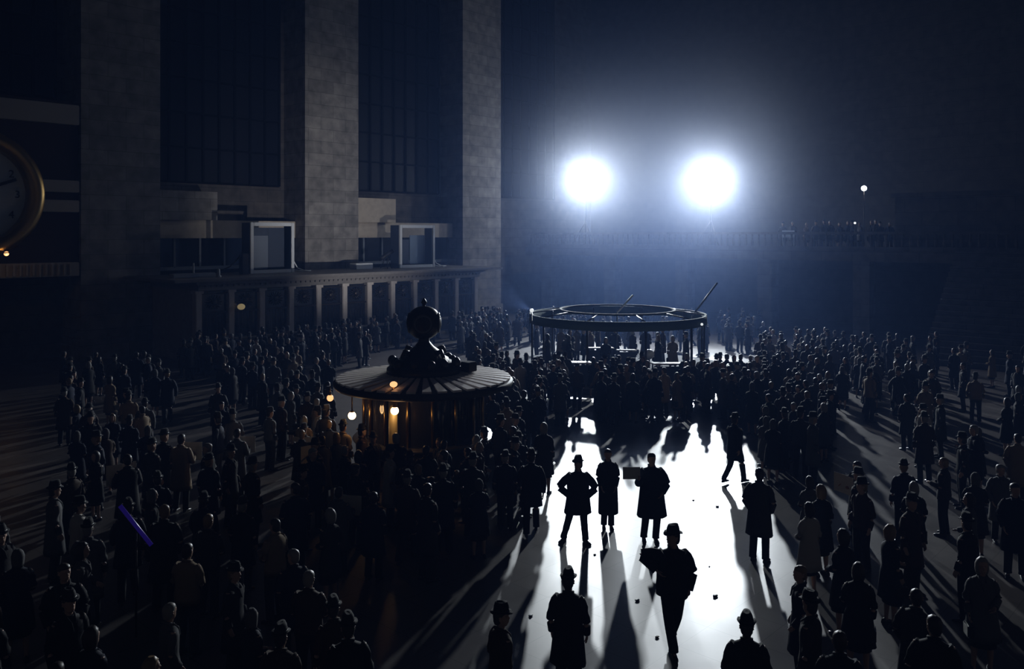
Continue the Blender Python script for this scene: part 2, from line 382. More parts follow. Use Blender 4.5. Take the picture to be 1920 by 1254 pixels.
struct('wall_kiosk', box_b, M_WALL, 'dark block standing on the balcony at the right', 'wall')
for k, p in enumerate(FL):
    t = thing('floodlight', ['left blazing floodlight on a tall tripod on the west balcony', 'right blazing floodlight on a tall tripod on the west balcony'][k], 'floodlight', (p.x, p.y, BZ), 0, 'floodlights')
    d = (at([1120, 1230][k], 20, 0)-p).normalized(); h = p.z-BZ
    pc = -d*.05
    b = bmesh.new(); a_, b_ = frame(d)
    prof = [(-.55, .12), (-.5, .3), (-.2, .46), (.2, .5), (.34, .52)]
    rings(b, [[Vector((0, 0, h))+d*q+a_*math.cos(2*PI*i/24)*r+b_*math.sin(2*PI*i/24)*r for i in range(24)] for q, r in prof], 24)
    obj('housing', b, M_DKMETAL, t)
    b = bmesh.new(); rings(b, [[Vector((0, 0, h))+d*q+a_*math.cos(2*PI*i/24)*r+b_*math.sin(2*PI*i/24)*r for i in range(24)] for q, r in ((.345, .46), (.36, .46))], 24)
    obj('lens', b, M_LENS, t)
    b = bmesh.new(); tube(b, [(0, 0, .2), (0, 0, h-.62)], .05, 10); tube(b, [a_*.58+Vector((0, 0, h)), a_*.58+Vector((0, 0, h-.6)), -a_*.58+Vector((0, 0, h-.6)), -a_*.58+Vector((0, 0, h))], .035, 8); obj('stand_pole', b, M_DKMETAL, t)
    for a in (0, 2.09, 4.19):
        b = bmesh.new(); tube(b, [(0, 0, 1.9), (1.1*math.cos(a), 1.1*math.sin(a), .04)], .035, 8); obj('leg', b, M_DKMETAL, t)
# haze volumes added to shape the halo round the lamps
def halo_haze(p, r, sig, dens, col, label):
    m = bpy.data.materials.new('lamp smoke'); m.use_nodes = True; t = m.node_tree; t.nodes.clear()
    out = t.nodes.new('ShaderNodeOutputMaterial'); v = t.nodes.new('ShaderNodeVolumeScatter'); v.inputs['Color'].default_value = (*col, 1); v.inputs['Anisotropy'].default_value = .2
    tc = t.nodes.new('ShaderNodeTexCoord'); ln = t.nodes.new('ShaderNodeVectorMath'); ln.operation = 'LENGTH'
    t.links.new(tc.outputs['Object'], ln.inputs[0])
    def mth(op, v, a_):
        q = t.nodes.new('ShaderNodeMath'); q.operation = op; t.links.new(a_, q.inputs[0]); q.inputs[1].default_value = v; return q.outputs[0]
    g = mth('MULTIPLY', 1/sig, ln.outputs['Value']); g = mth('POWER', 2, g); g = mth('MULTIPLY', -1, g)
    pw = t.nodes.new('ShaderNodeMath'); pw.operation = 'EXPONENT'; t.links.new(g, pw.inputs[0])
    mu = t.nodes.new('ShaderNodeMath'); mu.operation = 'MULTIPLY'; mu.inputs[1].default_value = dens; t.links.new(pw.outputs[0], mu.inputs[0])
    t.links.new(mu.outputs[0], v.inputs['Density']); t.links.new(v.outputs[0], out.inputs['Volume'])
    m.cycles.volume_step_rate = 3.5
    b = bmesh.new(); sphere(b, (0, 0, 0), r*1.02, u=24, v=16)
    o = obj('haze', b, m, None, p); tag(o, label, 'haze', kind='stuff')
halo_haze(FL[0]-FW*3.0+Vector((0, 0, 2.2)), 13, 6.0, .037, (.80, .87, 1), 'haze added to shape the halo of the left floodlight')
halo_haze(FL[1]-FW*3.0+Vector((0, 0, 2.2)), 13, 6.0, .037, (.80, .87, 1), 'haze added to shape the halo of the right floodlight')
halo_haze(at(1200, 48, 6), 19, 9.0, .0070, (.30, .48, 1.0), 'thin blue haze added for the glow below the floodlights')
# small lamps on the balcony
def bulb(px, z, h, r, m, label, rest=None, name='small_lamp'):
    p = at(px, z, h); t = thing(name, label, 'lamp', p)
    b = bmesh.new(); sphere(b, (0, 0, 0), r, u=12, v=8); obj('bulb', b, m, t)
    b = bmesh.new(); tube(b, [(0, 0, -r*.7), (0, 0, (rest if rest is not None else h-1)-h)], .03, 8); obj('stem', b, M_DKMETAL, t)
    return p
bulb(1620, 55, 6.5+87*55/1600, .17, M_SPARK, 'single small white lamp shining high over the right balcony', BZ)
M_DIM = mat('dim white glow glass', (1, 1, 1), .3, emit=(.95, .97, 1), es=1.1)
bulb(1697, 52.6, 6.5+15*52.6/1600, .12, M_DIM, 'added bright ball on a post at the right end of the balcony crowd', BZ)  # glowing ball added as a bright bit among the onlookers
bulb(1603, 51.5, 6.5+22*51.5/1600, .07, M_DIM, 'tiny pale lamp on a thin post in the middle of the balcony crowd', BZ)
q = onY(1478, 0); r_ = (1478-960)/F; dd = FW+RT*r_; k_ = 52.7/dd.x; p = dd*k_; p.z = BZ
b = bmesh.new(); bbox(b, -.03, .03, -.42, .42, .72, 1.18, .01); box(b, -.02, .02, -.4, -.36, 0, .75); box(b, -.02, .02, .36, .4, 0, .75)
tag(obj('pale_board', b, M_WHITE, None, p), 'pale board standing behind the balcony rail at the left of the onlookers', 'board')

# ---------------------------------------------------------------- information booth with its clock
BC = at(795, 23.0, 0)
ib = thing('information_booth', 'round information booth with a striped pale roof and warm lamps', 'booth', BC)
b = bmesh.new(); lathe(b, [(1.75, 0), (1.78, .12), (1.7, .16), (1.7, 1.0), (1.86, 1.04), (1.9, 1.1), (1.86, 1.14), (1.5, 1.14)], n=64); obj('base', b, mat('dark booth marble', (.06, .055, .05), .3, noise=.3), ib)
b = bmesh.new(); lathe(b, [(1.55, 1.14), (1.55, 2.45)], n=64, cap=False); obj('glazing', b, M_GLASSB, ib)
for k in range(16):
    a = 2*PI*(k+.5)/16; b = bmesh.new(); tube(b, [(1.6*math.cos(a), 1.6*math.sin(a), 1.14), (1.6*math.cos(a), 1.6*math.sin(a), 2.5)], .045, 8); obj('post', b, M_BRASS, ib)
b = bmesh.new(); lathe(b, [(.6, 2.46), (2.28, 2.44), (2.36, 2.46), (2.40, 2.52), (2.40, 2.60), (2.36, 2.63), (.4, 2.80), (.1, 2.82)], n=96); obj('roof', b, M_ROOFDK, ib)
NP = 38
b = bmesh.new()
for k in range(NP):
    a0 = 2*PI*k/NP; a1 = 2*PI*(k+.60)/NP
    pts = []
    for r, z in ((.75, 2.775), (2.33, 2.64)):
        for dz in (0, .05):
            pts.append([(r*math.cos(a0), r*math.sin(a0), z+dz), (r*math.cos(a1), r*math.sin(a1), z+dz)])
    v = [[b.verts.new(q) for q in p] for p in pts]
    for f in ((v[0][0], v[0][1], v[1][1], v[1][0]), (v[2][0], v[3][0], v[3][1], v[2][1]), (v[1][0], v[1][1], v[3][1], v[3][0]), (v[0][0], v[1][0], v[3][0], v[2][0]), (v[0][1], v[2][1], v[3][1], v[1][1])): b.faces.new(f)
obj('roof_panels', b, M_ROOF, ib)
ik = thing('clock', 'four-faced ball clock on a stepped bronze mound atop the information booth', 'clock', BC+Vector((0, 0, 2.8)))
b = bmesh.new()
lathe(b, [(1.0, -.01), (1.0, .12), (.92, .2), (.8, .24), (.74, .34), (.55, .44), (.42, .58), (.26, .70), (.16, .82), (.13, .98), (.16, 1.02), (.11, 1.06)], n=40)
for k in range(12):
    a = 2*PI*k/12; r = .78 if k % 2 else .9; sphere(b, (r*math.cos(a), r*math.sin(a), .28), .13, (1, 1, 1.2), 10, 8)
    if k % 3 == 0: tube(b, [(.5*math.cos(a), .5*math.sin(a), .55), (.68*math.cos(a), .68*math.sin(a), .62), (.78*math.cos(a), .78*math.sin(a), .45)], [.08, .06, .05], 8)
bbox(b, .75, 1.08, -.95, -.62, 0, .26, .02)
obj('pedestal', b, M_DKBRASS, ik)
cz = 1.32+.01
b = bmesh.new(); sphere(b, (0, 0, cz), .475, (1, 1, .96), 40, 24)
for k in range(4):
    a = PI/4+k*PI/2; d = Vector((math.cos(a), math.sin(a), 0)); tube(b, [Vector((0, 0, cz))+d*.36, Vector((0, 0, cz))+d*.42], [.29, .27], 32)
obj('clock_case', b, M_DKBRASS, ik)
for k in range(4):
    a = PI/4+k*PI/2; d = Vector((math.cos(a), math.sin(a), 0)); b = bmesh.new(); tube(b, [Vector((0, 0, cz))+d*.41, Vector((0, 0, cz))+d*.43], .24, 32)
    fo = obj('clock_face', b, mat('opal clock face', (.10, .10, .11), .3), ik)
    sd = Vector((-d.y, d.x, 0))
    for L, t in ((.12, .8), (.19, -.5)):
        b = bmesh.new(); c0 = Vector((0, 0, cz))+d*.435; tube(b, [c0, c0+(sd*math.sin(t)+Vector((0, 0, 1))*math.cos(t))*L], .012, 6); obj('clock_hand', b, M_BLACK, fo)
b = bmesh.new(); lathe(b, [(.05, cz+.38), (.1, cz+.41), (.04, cz+.46), (.05, cz+.5), (.085, cz+.55), (.05, cz+.61), (.02, cz+.66), (0, cz+.68)], n=16); obj('finial', b, M_DKBRASS, ik)
def globe(px, py, z, r, m, label, energy, hang=2.44):
    h = EYE-(py-HOR)*z/F; p = at(px, z, h); t = thing('globe_lamp', label, 'lamp', p, 0, 'warm lamps at the information booth')
    b = bmesh.new(); sphere(b, (0, 0, 0), r, u=16, v=10); obj('globe', b, m, t)
    b = bmesh.new(); tube(b, [(0, 0, r*.8), (0, 0, max(hang-h, r+.03))], .018, 8); lathe(b, [(.05, r*.85), (.07, r*.95), (.02, r*1.3)], n=12); obj('stem', b, M_BRASS, t)
    if energy:
        l = bpy.data.lights.new('globe_lamp_light', 'POINT'); l.energy = energy; l.color = (1, .55, .22); l.shadow_soft_size = r+.02
        o = bpy.data.objects.new('globe_lamp_light', l); C.objects.link(o); o.location = p
globe(660, 779, 21.7, .10, M_WARM, 'brightest warm globe lamp hanging left of the information booth window', 16, 2.44)
globe(740, 770, 20.95, .10, M_WARM, 'warm globe lamp hanging before the pale lit booth window', 22, 2.44)
globe(619, 746, 22.9, .09, M_WARM2, 'dim orange globe lamp under the left end of the booth roof', 10, 2.44)
p = at(738, 21.0, 2.66)
t = thing('globe_lamp', 'small warm lamp standing on the front edge of the booth roof', 'lamp', p, 0, 'warm lamps at the information booth')
b = bmesh.new(); sphere(b, (0, 0, .16), .08, (1.2, 1.2, .9), 12, 8); obj('globe', b, M_WARM2, t); b = bmesh.new(); lathe(b, [(.07, 0), (.03, .03), (.03, .1)], n=10); obj('stem', b, M_BRASS, t)
b = bmesh.new(); p = at(737, 21.12, 0); tube(b, [(p.x, p.y, .0), (p.x, p.y, 2.42)], .11, 16)
for v in b.verts: v.co -= BC
obj('column', b, mat('yellow enamelled column', (.35, .28, .13), .45), ib)

# ---------------------------------------------------------------- round exhibit stand
KC = at(1157, 40, 0)
kx = thing('exhibit_stand', 'round exhibit stand with a thin ring canopy behind the central crowd', 'exhibit stand', KC)
b = bmesh.new(); lathe(b, [(5.7, 0), (5.7, .22), (5.66, .25), (0.1, .25)], n=72); obj('platform', b, mat('dark carpeted platform', (.03, .035, .045), .9), kx)
n = 72
def ring(r0, r1, z0, z1):
    b = bmesh.new(); lathe(b, [(r0, z0), (r1, z0), (r1, z1), (r0, z1), (r0, z0)], n=72, cap=False); return b
obj('ring_canopy', ring(4.04, 4.12, 2.42, 2.82), mat('blue green ring', (.05, .075, .07), .8, spec=.15), kx)
obj('inner_ring', ring(2.6, 2.72, 2.95, 3.03), mat('blue grey ring', (.03, .04, .045), .8, spec=.15), kx)
for k in range(10):
    a = 2*PI*k/10+.3; b = bmesh.new(); tube(b, [(4.0*math.cos(a), 4.0*math.sin(a), 0), (4.0*math.cos(a), 4.0*math.sin(a), 2.74)], .05, 8); obj('post', b, M_DKMETAL, kx)
for k in range(10):
    a = 2*PI*k/10+.3; b = bmesh.new(); tube(b, [(4.0*math.cos(a), 4.0*math.sin(a), 2.8), (2.66*math.cos(a), 2.66*math.sin(a), 2.98)], .03, 8); obj('spoke', b, M_DKMETAL, kx)
def table(px0, px1, py, h, depth, label, tilt=.0):
    z = (EYE-h)*F/(py-HOR); p = at((px0+px1)/2, z, .25); w = (px1-px0)/F*z
    t = thing('display_table', label, 'table', p, ANG-PI/2, 'glossy tables on the exhibit stand')
    b = bmesh.new(); box(b, -w/2+.04, w/2-.04, -depth/2+.06, -depth/2+.1, .02, h-.34); obj('front_panel', b, M_DKBLUE, t)
    b = bmesh.new(); bbox(b, -w/2, w/2, -depth/2, depth/2, -.03, .03, .015); o = obj('table_top', b, M_GLOSSW, t); o.location.z = h-.28; o.rotation_euler.x = math.radians(-5)
    for sx in (-1, 1):
        for sy in (-1, 1):
            b = bmesh.new(); tube(b, [(sx*(w/2-.1), sy*(depth/2-.1), 0), (sx*(w/2-.1), sy*(depth/2-.1), h-.34)], .03, 8); obj('leg', b, M_DKMETAL, t)
table(1030, 1108, 678, 1.30, .95, 'front left glossy white table on the round exhibit stand')
table(1222, 1282, 680, 1.30, .95, 'front right glossy white table on the round exhibit stand')
table(1103, 1150, 651, 1.30, .8, 'rear left glossy white table on the round exhibit stand')
table(1157, 1192, 655, 1.30, .7, 'rear middle glossy white table on the round exhibit stand')
p = at(1217, 36.5, .25); t = thing('white_sphere_display', 'small white ball on a stalk beside the front right table', 'display', p)
b = bmesh.new(); sphere(b, (0, 0, 6.5-224*36.5/1600-.25), .22); obj('ball', b, M_GLOSSW, t); b = bmesh.new(); tube(b, [(0, 0, 0), (0, 0, .98)], .04, 8); obj('stalk', b, M_DKMETAL, t)
for (xa, ya, xb, yb, za, lab) in ((1157, 586, 1187, 553, 40, 'short bright slanting pole over the exhibit stand'), (1298, 592, 1345, 530, 41, 'long faint slanting pole at the right of the exhibit stand')):
    pa = at(xa, za, EYE-(ya-HOR)*za/F); pb = at(xb, za, EYE-(yb-HOR)*za/F)
    q = Vector((pa.x, pa.y, .25)); b = bmesh.new(); tube(b, [pa-Vector(pa), pb-pa], .045, 8)
    t = thing('slanting_pole', lab, 'pole', pa); obj('arm', b, M_WHITE if xa < 1200 else M_GREY, t)
    b = bmesh.new(); tube(b, [(0, 0, 0), (0, 0, .25-pa.z)], .03, 8); obj('upright', b, M_BLACK, t)
sp = bulb(997, 38, 6.5-142*38/1600, .09, mat('pale lamp glass', (1, 1, 1), .3, emit=(.9, .95, 1), es=.8), 'pale lamp on a thin post left of the exhibit stand', 0, 'post_lamp')
l = bpy.data.lights.new('added_pier_beam', 'SPOT'); o = bpy.data.objects.new('added_pier_beam', l); C.objects.link(o)  # spot added at the post lamp to brighten the pale pier
tg = Vector((31.8, 46, 9.0)); d = (tg-sp).normalized(); o.location = sp+d*.16; o.rotation_euler = d.to_track_quat('-Z', 'Y').to_euler()
l.energy = 4600; l.color = (.94, .94, 1); l.spot_size = math.radians(48); l.spot_blend = 1; l.shadow_soft_size = .08
bulb(1316, 37.5, 6.5-168*37.5/1600, .06, mat('pale lamp glass', (1, 1, 1), .3), 'tiny pale lamp on a thin post right of the exhibit stand', 0, 'post_lamp')

# blue streak of light, built as an added glowing strip on a stand
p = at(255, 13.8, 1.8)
t = thing('added_blue_streak', 'slim blue glowing strip slanting in the dark at lower left', 'light streak', p)
b = bmesh.new(); tube(b, [RT*-.26+Vector((0, 0, .32)), RT*.25+Vector((0, 0, -.32))], .035, 10); obj('tube', b, M_BLUESTREAK, t)
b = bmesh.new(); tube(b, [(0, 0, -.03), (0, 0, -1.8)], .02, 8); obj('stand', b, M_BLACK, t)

# ---------------------------------------------------------------- people
def V(*a): return Vector(a)
def pose(**k):
    d = dict(hip=[V(-.09, 0, .93), V(.09, 0, .93)], knee=[V(-.11, -.02, .50), V(.11, -.02, .50)], ank=[V(-.12, .02, .09), V(.12, .02, .09)],
             sho=[V(-.175, 0, 1.43), V(.175, 0, 1.43)], elb=[V(-.25, .03, 1.15), V(.25, .03, 1.15)], wri=[V(-.25, -.05, .92), V(.25, -.05, .92)],
             toe=[V(-.12, -1, 0), V(.12, -1, 0)], head=0.0, lean=0.0, curl=.5)
    d.update(k); return d
def remesh(bm, vox, name, m):
    me = mesh_of(name, bm, m); o = bpy.data.objects.new('tmp', me); C.objects.link(o)
    md = o.modifiers.new('r', 'REMESH'); md.mode = 'VOXEL'; md.voxel_size = vox; md.use_smooth_shade = True
    s = o.modifiers.new('s', 'SMOOTH'); s.iterations = 2; s.factor = .4
    dg = bpy.context.evaluated_depsgraph_get(); out = bpy.data.meshes.new_from_object(o.evaluated_get(dg))
    bpy.data.objects.remove(o); bpy.data.meshes.remove(me); out.name = name
    return out
def head_parts(P, female):
    """head, neck and face, turned by P['head']; returns bmesh"""
    t = bmesh.new()
    prof = [(0, -.030, 1.535, .018, .020), (0, -.028, 1.545, .042, .045), (0, -.018, 1.565, .055, .066), (0, -.008, 1.595, .064, .080), (0, 0, 1.63, .071, .090),
            (0, .004, 1.665, .075, .095), (0, .006, 1.70, .074, .093), (0, .006, 1.73, .064, .080), (0, .005, 1.75, .044, .055), (0, .004, 1.762, .015, .02)]
    ell(t, prof, 20)
    tube(t, [(0, -.080, 1.665), (0, -.103, 1.632), (0, -.096, 1.618), (0, -.075, 1.615)], [.010, .015, .014, .008], 8)      # nose
    tube(t, [(-.024, -.082, 1.590), (0, -.091, 1.590), (.024, -.082, 1.590)], .009, 8)                                      # lips
    tube(t, [(-.05, -.066, 1.676), (-.022, -.088, 1.680), (0, -.088, 1.674), (.022, -.088, 1.680), (.05, -.066, 1.676)], .009, 8)   # brow
    for s in (-1, 1):
        sphere(t, (s*.029, -.080, 1.658), .013, u=8, v=6)                                                                   # eye
        tube(t, [(s*.072, .006, 1.67), (s*.084, .016, 1.665), (s*.083, .014, 1.635), (s*.072, .002, 1.62)], [.010, .015, .013, .008], 8)  # ear
    tube(t, [(0, .02, 1.40), (0, .012, 1.48), (0, .005, 1.56)], [.062, .053, .052], 14)
    return t
def hair_parts(female, style):
    t = bmesh.new()
    if style == 'scarf':
        ell(t, [(0, .01, 1.50, .075, .085), (0, .014, 1.55, .085, .092), (0, .016, 1.62, .092, .100), (0, .016, 1.68, .094, .106), (0, .012, 1.74, .075, .085), (0, .01, 1.785, .03, .035)], 20)
        for v in t.verts:
            if v.co.y < -.05: v.co.y = -.05
    elif female:
        ell(t, [(0, .03, 1.50, .07, .055), (0, .03, 1.54, .092, .08), (0, .028, 1.60, .100, .095), (0, .022, 1.68, .098, .108), (0, .01, 1.74, .078, .09), (0, .008, 1.79, .03, .04)], 20)
        for v in t.verts:
            if v.co.z < 1.70 and v.co.y < -.035: v.co.y = -.035
    else:
        ell(t, [(0, .045, 1.56, .045, .045), (0, .035, 1.60, .072, .068), (0, .025, 1.66, .080, .082), (0, .012, 1.71, .081, .098), (0, .008, 1.745, .066, .082), (0, .006, 1.775, .02, .03)], 20)
        for v in t.verts:
            if v.co.z < 1.69 and v.co.y < -.01: v.co.y = -.01
    return t
def hat_parts():
    t = bmesh.new()
    ell(t, [(0, 0, 1.712, .112, .138), (0, 0, 1.716, .118, .146), (0, 0, 1.724, .116, .144), (0, 0, 1.722, .084, .104), (0, 0, 1.75, .082, .102), (0, 0, 1.80, .070, .094), (0, .0, 1.845, .046, .080), (0, .01, 1.835, .02, .05)], 24)
    for v in t.verts:
        if abs(v.co.x) > .095: v.co.z += .015
        if v.co.y < -.13: v.co.z -= .012
    k = bmesh.new(); ell(k, [(0, 0, 1.724, .0865, .1065), (0, 0, 1.750, .084, .104)], 24)
    return t, k
def turn(t, P):
    M = Matrix.Translation((0, -P['lean']*.25, 0)) @ Matrix.Rotation(P['head'], 4, 'Z')
    for v in t.verts: v.co = M @ v.co
    return t
def hand(b, w, d, side, curl, fingers=True):
    d = d.normalized(); a = Vector((0, 1, 0)) - d*d.y
    if a.length < .1: a = Vector((1, 0, 0))
    a.normalize(); nn = d.cross(a).normalized()                    # a: across the palm, nn: palm normal
    if nn.x*side > 0: nn = -nn                                     # palm faces inwards
    out = []
    for t_, wa, wn in ((-.01, .026, .021), (.02, .034, .017), (.055, .042, .016), (.088, .041, .013), (.098, .036, .010)):
        out.append([w+d*t_+a*wa*math.cos(2*PI*k/12)+nn*wn*math.sin(2*PI*k/12) for k in range(12)])
    rings(b, out, 12)
    if not fingers: return
    for j, L in enumerate((.070, .080, .074, .056)):
        base = w+d*.088+a*(-.031+.0205*j)*-1
        c = curl*(.8+.12*j); p = [base]; ang = .25*c; seg = [.45, .32, .25]
        for s_ in seg:
            p.append(p[-1]+(d*math.cos(ang)+nn*math.sin(ang))*L*s_); ang += c
        tube(b, p, [.0095, .009, .008, .0065], 7)
    tb = w+d*.025+a*.030
    tube(b, [tb, tb+a*.024+d*.022+nn*.010, tb+a*.030+d*.048+nn*.022, tb+a*.024+d*.070+nn*.030], [.013, .011, .010, .008], 7)
def build_body(P, female, skirt, vox):
    b = bmesh.new()
    merge(b, turn(head_parts(P, female), P))
    ell(b, [(0, 0, .86, .13, .09), (0, 0, .93, .155, .105), (0, 0, 1.05, .135, .095), (0, 0, 1.15, .135, .09), (0, 0, 1.3, .155, .1), (0, .01, 1.40, .16, .09), (0, .015, 1.455, .10, .065)], 18)
    for i, s in ((0, -1), (1, 1)):
        tube(b, [P['sho'][i], (P['sho'][i]+P['elb'][i])/2, P['elb'][i], (P['elb'][i]*.6+P['wri'][i]*.4), P['wri'][i]], [.05, .044, .036, .037, .025], 12)
        hand(b, P['wri'][i], P['wri'][i]-P['elb'][i], s, P['curl'], vox < .015)
        tube(b, [P['hip'][i], (P['hip'][i]+P['knee'][i])/2, P['knee'][i], P['knee'][i]*.7+P['ank'][i]*.3+V(0, .015, 0), P['ank'][i]*.8+P['knee'][i]*.2, P['ank'][i]], [.085, .075, .052, .053, .036, .034], 14)
        d = Vector((P['toe'][i].x*.6, P['toe'][i].y, 0)).normalized()
        tube(b, [P['ank'][i]-d*.03-V(0, 0, .03), P['ank'][i]+d*.05-V(0, 0, .045), P['ank'][i]+d*.13-V(0, 0, .062)], [.035, .034, .022], 10)
    return remesh(b, vox, 'person', SKIN)
def build_shoe(P, i):
    b = bmesh.new(); d = Vector((P['toe'][i].x*.6, P['toe'][i].y, 0)).normalized(); a = V(-d.y, d.x, 0); k = P['ank'][i]
    out = []
    lift = k.z-.09
    for t_, w_, top in ((-.085, .024, .045), (-.075, .036, .085), (-.03, .042, .10), (.03, .042, .085), (.09, .049, .062), (.14, .050, .050), (.18, .040, .040), (.20, .018, .028)):
        c = V(k.x, k.y, lift)+d*t_; pr = []
        for q in range(12):
            th = 2*PI*q/12; zz = top/2+top/2*math.sin(th)
            pr.append(c+a*w_*math.cos(th)*(1 if math.sin(th) < 0 else .85)+V(0, 0, max(zz, 0.002)))
        out.append(pr)
    rings(b, out, 12); return b
def build_coat(P, hem, flare, female, n=22, bulk=1.0):
    """hem height; sleeves included"""
    b = bmesh.new(); w = (.93 if female else 1.0)*bulk; L = P['lean']
    prof = [(1.50, .072, .070), (1.475, .10, .078), (1.445, .165*w, .095), (1.405, .205*w, .118), (1.33, .212*w, .135), (1.2, .195*w, .132), (1.08, (.175 if female else .195)*w, .128), (.95, .205*bulk, .142*bulk)]
    z = .95
    while z > hem+.06:
        z -= .11; z = max(z, hem); f = (.95-z)/.45; prof.append((z, .205*bulk+flare*f, .142*bulk+flare*.8*f))
    out = []
    mid = (P['knee'][0]+P['knee'][1])/2
    for zz, rx, ry in prof:
        cy = .012-L*(zz-.9)*.5; f = max(0, .95-zz)
        cxo = mid.x*f*1.2; cy += mid.y*f*.9
        fold = .05*min(1, f*2.2)
        out.append([V(cxo+rx*(1+fold*math.sin(5*t+1.3))*math.cos(t), cy+ry*(1+fold*math.sin(7*t))*math.sin(t), zz) for t in [2*PI*k/n for k in range(n)]])
    # turn the hem inwards so the cloth has thickness
    out.append([V(p.x*.93, p.y*.93, p.z+.015) for p in out[-1]]); rings(b, out, n)
    for i in (0, 1):
        s, e, w_ = P['sho'][i]-V(0, L*.25, 0), P['elb'][i], P['wri'][i]
        inn = V(-.05 if i else .05, 0, .0)
        tube(b, [s+inn+V(0, 0, -.005), s*.96+V(0, .005, .0)+(e-s)*.06, (s+e)/2, e-(e-s)*.08, e+(w_-e)*.12, (e+w_)/2, w_-(w_-e)*.06, w_], [q*bulk**1.5 for q in (.072, .080, .066, .061, .060, .055, .050, .049)], 14)
    tube(b, [V(-.062, -.02, 1.50), V(-.055, .055, 1.52), V(0, .082, 1.53), V(.055, .055, 1.52), V(.062, -.02, 1.50), V(.03, -.10, 1.43)], [.018, .022, .024, .022, .018, .012], 8)
    tube(b, [V(-.062, -.02, 1.50), V(-.035, -.10, 1.42), V(-.015, -.135, 1.30)], [.018, .02, .008], 8)
    return b
def build_trousers(P):
    b = bmesh.new()
    ell(b, [(0, .01, .80, .10, .08), (0, .01, .86, .175, .115), (0, .01, .95, .17, .11), (0, .01, 1.04, .155, .105)], 20)
    for i in (0, 1):
        h, k, a = P['hip'][i], P['knee'][i], P['ank'][i]
        tube(b, [h, h*.7+k*.3, k+(h-k)*.1, k-(k-a)*.1, (k+a)/2, a+V(0, 0, .03), a+V(0, 0, -.015)], [.105, .102, .080, .076, .072, .070, .072], 14)
    return b
def build_skirt(P, hem=.42):
    b = bmesh.new(); m = (P['knee'][0]+P['knee'][1])/2
    ell(b, [(0, .01, 1.04, .14, .1), (0, .01, .93, .18, .125), (m.x*.5, m.y*.5, .7, .19, .14), (m.x, m.y, hem, .2, .155), (m.x, m.y, hem+.01, .18, .14)], 20)
    return b

DEF = {}
def arche(name, P, female=False, hem=.45, flare=.045, hat=False, hair=0, style='', prop=None, desc=''):
    DEF[name] = dict(P=P, female=female, hem=hem, flare=flare, hat=hat, hair=hair, style=style, prop=prop, desc=desc)
arms_out = dict(elb=[V(-.33, .06, 1.16), V(.33, .06, 1.16)], wri=[V(-.20, -.06, .98), V(.20, -.06, .98)])
arche('overcoat_hat', pose(), hat=True, desc='overcoat and brimmed hat')
arche('overcoat_bare', pose(head=.5, elb=[V(-.27, .05, 1.15), V(.27, .05, 1.15)], wri=[V(-.2, -.08, .95), V(.2, -.08, .95)]), desc='overcoat, bareheaded')
arche('suit_hat', pose(head=-.5), hem=.78, flare=.0, hat=True, desc='suit jacket and brimmed hat')
arche('suit_bare', pose(wri=[V(-.10, -.22, 1.15), V(.10, -.24, 1.17)], elb=[V(-.25, -.0, 1.14), V(.25, -.0, 1.14)]), hem=.78, flare=.0, hair=0, desc='suit jacket, hands held before the chest')
arche('woman_coat', pose(sho=[V(-.155, 0, 1.42), V(.155, 0, 1.42)], elb=[V(-.22, .03, 1.15), V(.22, 0, 1.15)], wri=[V(-.21, -.06, .93), V(.12, -.18, 1.08)]), female=True, hem=.50, flare=.06, prop='bag', desc='flared coat with a handbag')
arche('woman_scarf', pose(sho=[V(-.155, 0, 1.42), V(.155, 0, 1.42)], head=.3, elb=[V(-.22, .0, 1.15), V(.22, .0, 1.15)], wri=[V(-.07, -.2, 1.08), V(.07, -.2, 1.1)]), female=True, hem=.50, flare=.05, style='scarf', desc='coat and headscarf')
arche('walker', pose(knee=[V(-.10, -.16, .52), V(.10, .04, .50)], ank=[V(-.11, -.22, .10), V(.11, .30, .13)], elb=[V(-.26, .12, 1.17), V(.26, -.08, 1.17)], wri=[V(-.25, .14, .93), V(.24, -.24, .98)]), hem=.62, hat=True, desc='short coat and hat, in mid stride')
arche('reader', pose(wri=[V(-.16, -.30, 1.22), V(.16, -.30, 1.22)], elb=[V(-.25, -.02, 1.13), V(.25, -.02, 1.13)], lean=.05), hat=False, prop='paper', desc='overcoat, holding up a newspaper')
# the figures standing in the bright lane
arche('lane_spread', pose(hip=[V(-.10, 0, .90), V(.10, 0, .90)], knee=[V(-.20, -.02, .50), V(.12, .0, .48)], ank=[V(-.30, .06, .09), V(.15, -.04, .09)], toe=[V(-1.1, -1, 0), V(.9, -1, 0)], head=-.9,
      elb=[V(-.40, .05, 1.15), V(.38, .04, 1.13)], wri=[V(-.20, -.04, 1.0), V(.19, -.04, .98)]), hem=.56, flare=.055, hat=True)
arche('lane_slim', pose(knee=[V(-.07, -.01, .5), V(.07, 0, .5)], ank=[V(-.09, .03, .09), V(.07, .0, .09)], sho=[V(-.165, 0, 1.43), V(.165, 0, 1.43)], elb=[V(-.215, .04, 1.15), V(.215, .04, 1.15)], wri=[V(-.16, -.09, .96), V(.16, -.09, .96)]), hem=.33, flare=.005)
arche('lane_sheet', pose(knee=[V(-.12, -.01, .5), V(.11, 0, .5)], ank=[V(-.15, .06, .09), V(.08, .0, .09)], elb=[V(-.27, -.05, 1.18), V(.31, .04, 1.14)], wri=[V(-.30, -.28, 1.32), V(.20, -.08, 1.0)], head=.2), hem=.50, flare=.05, prop='sheet')
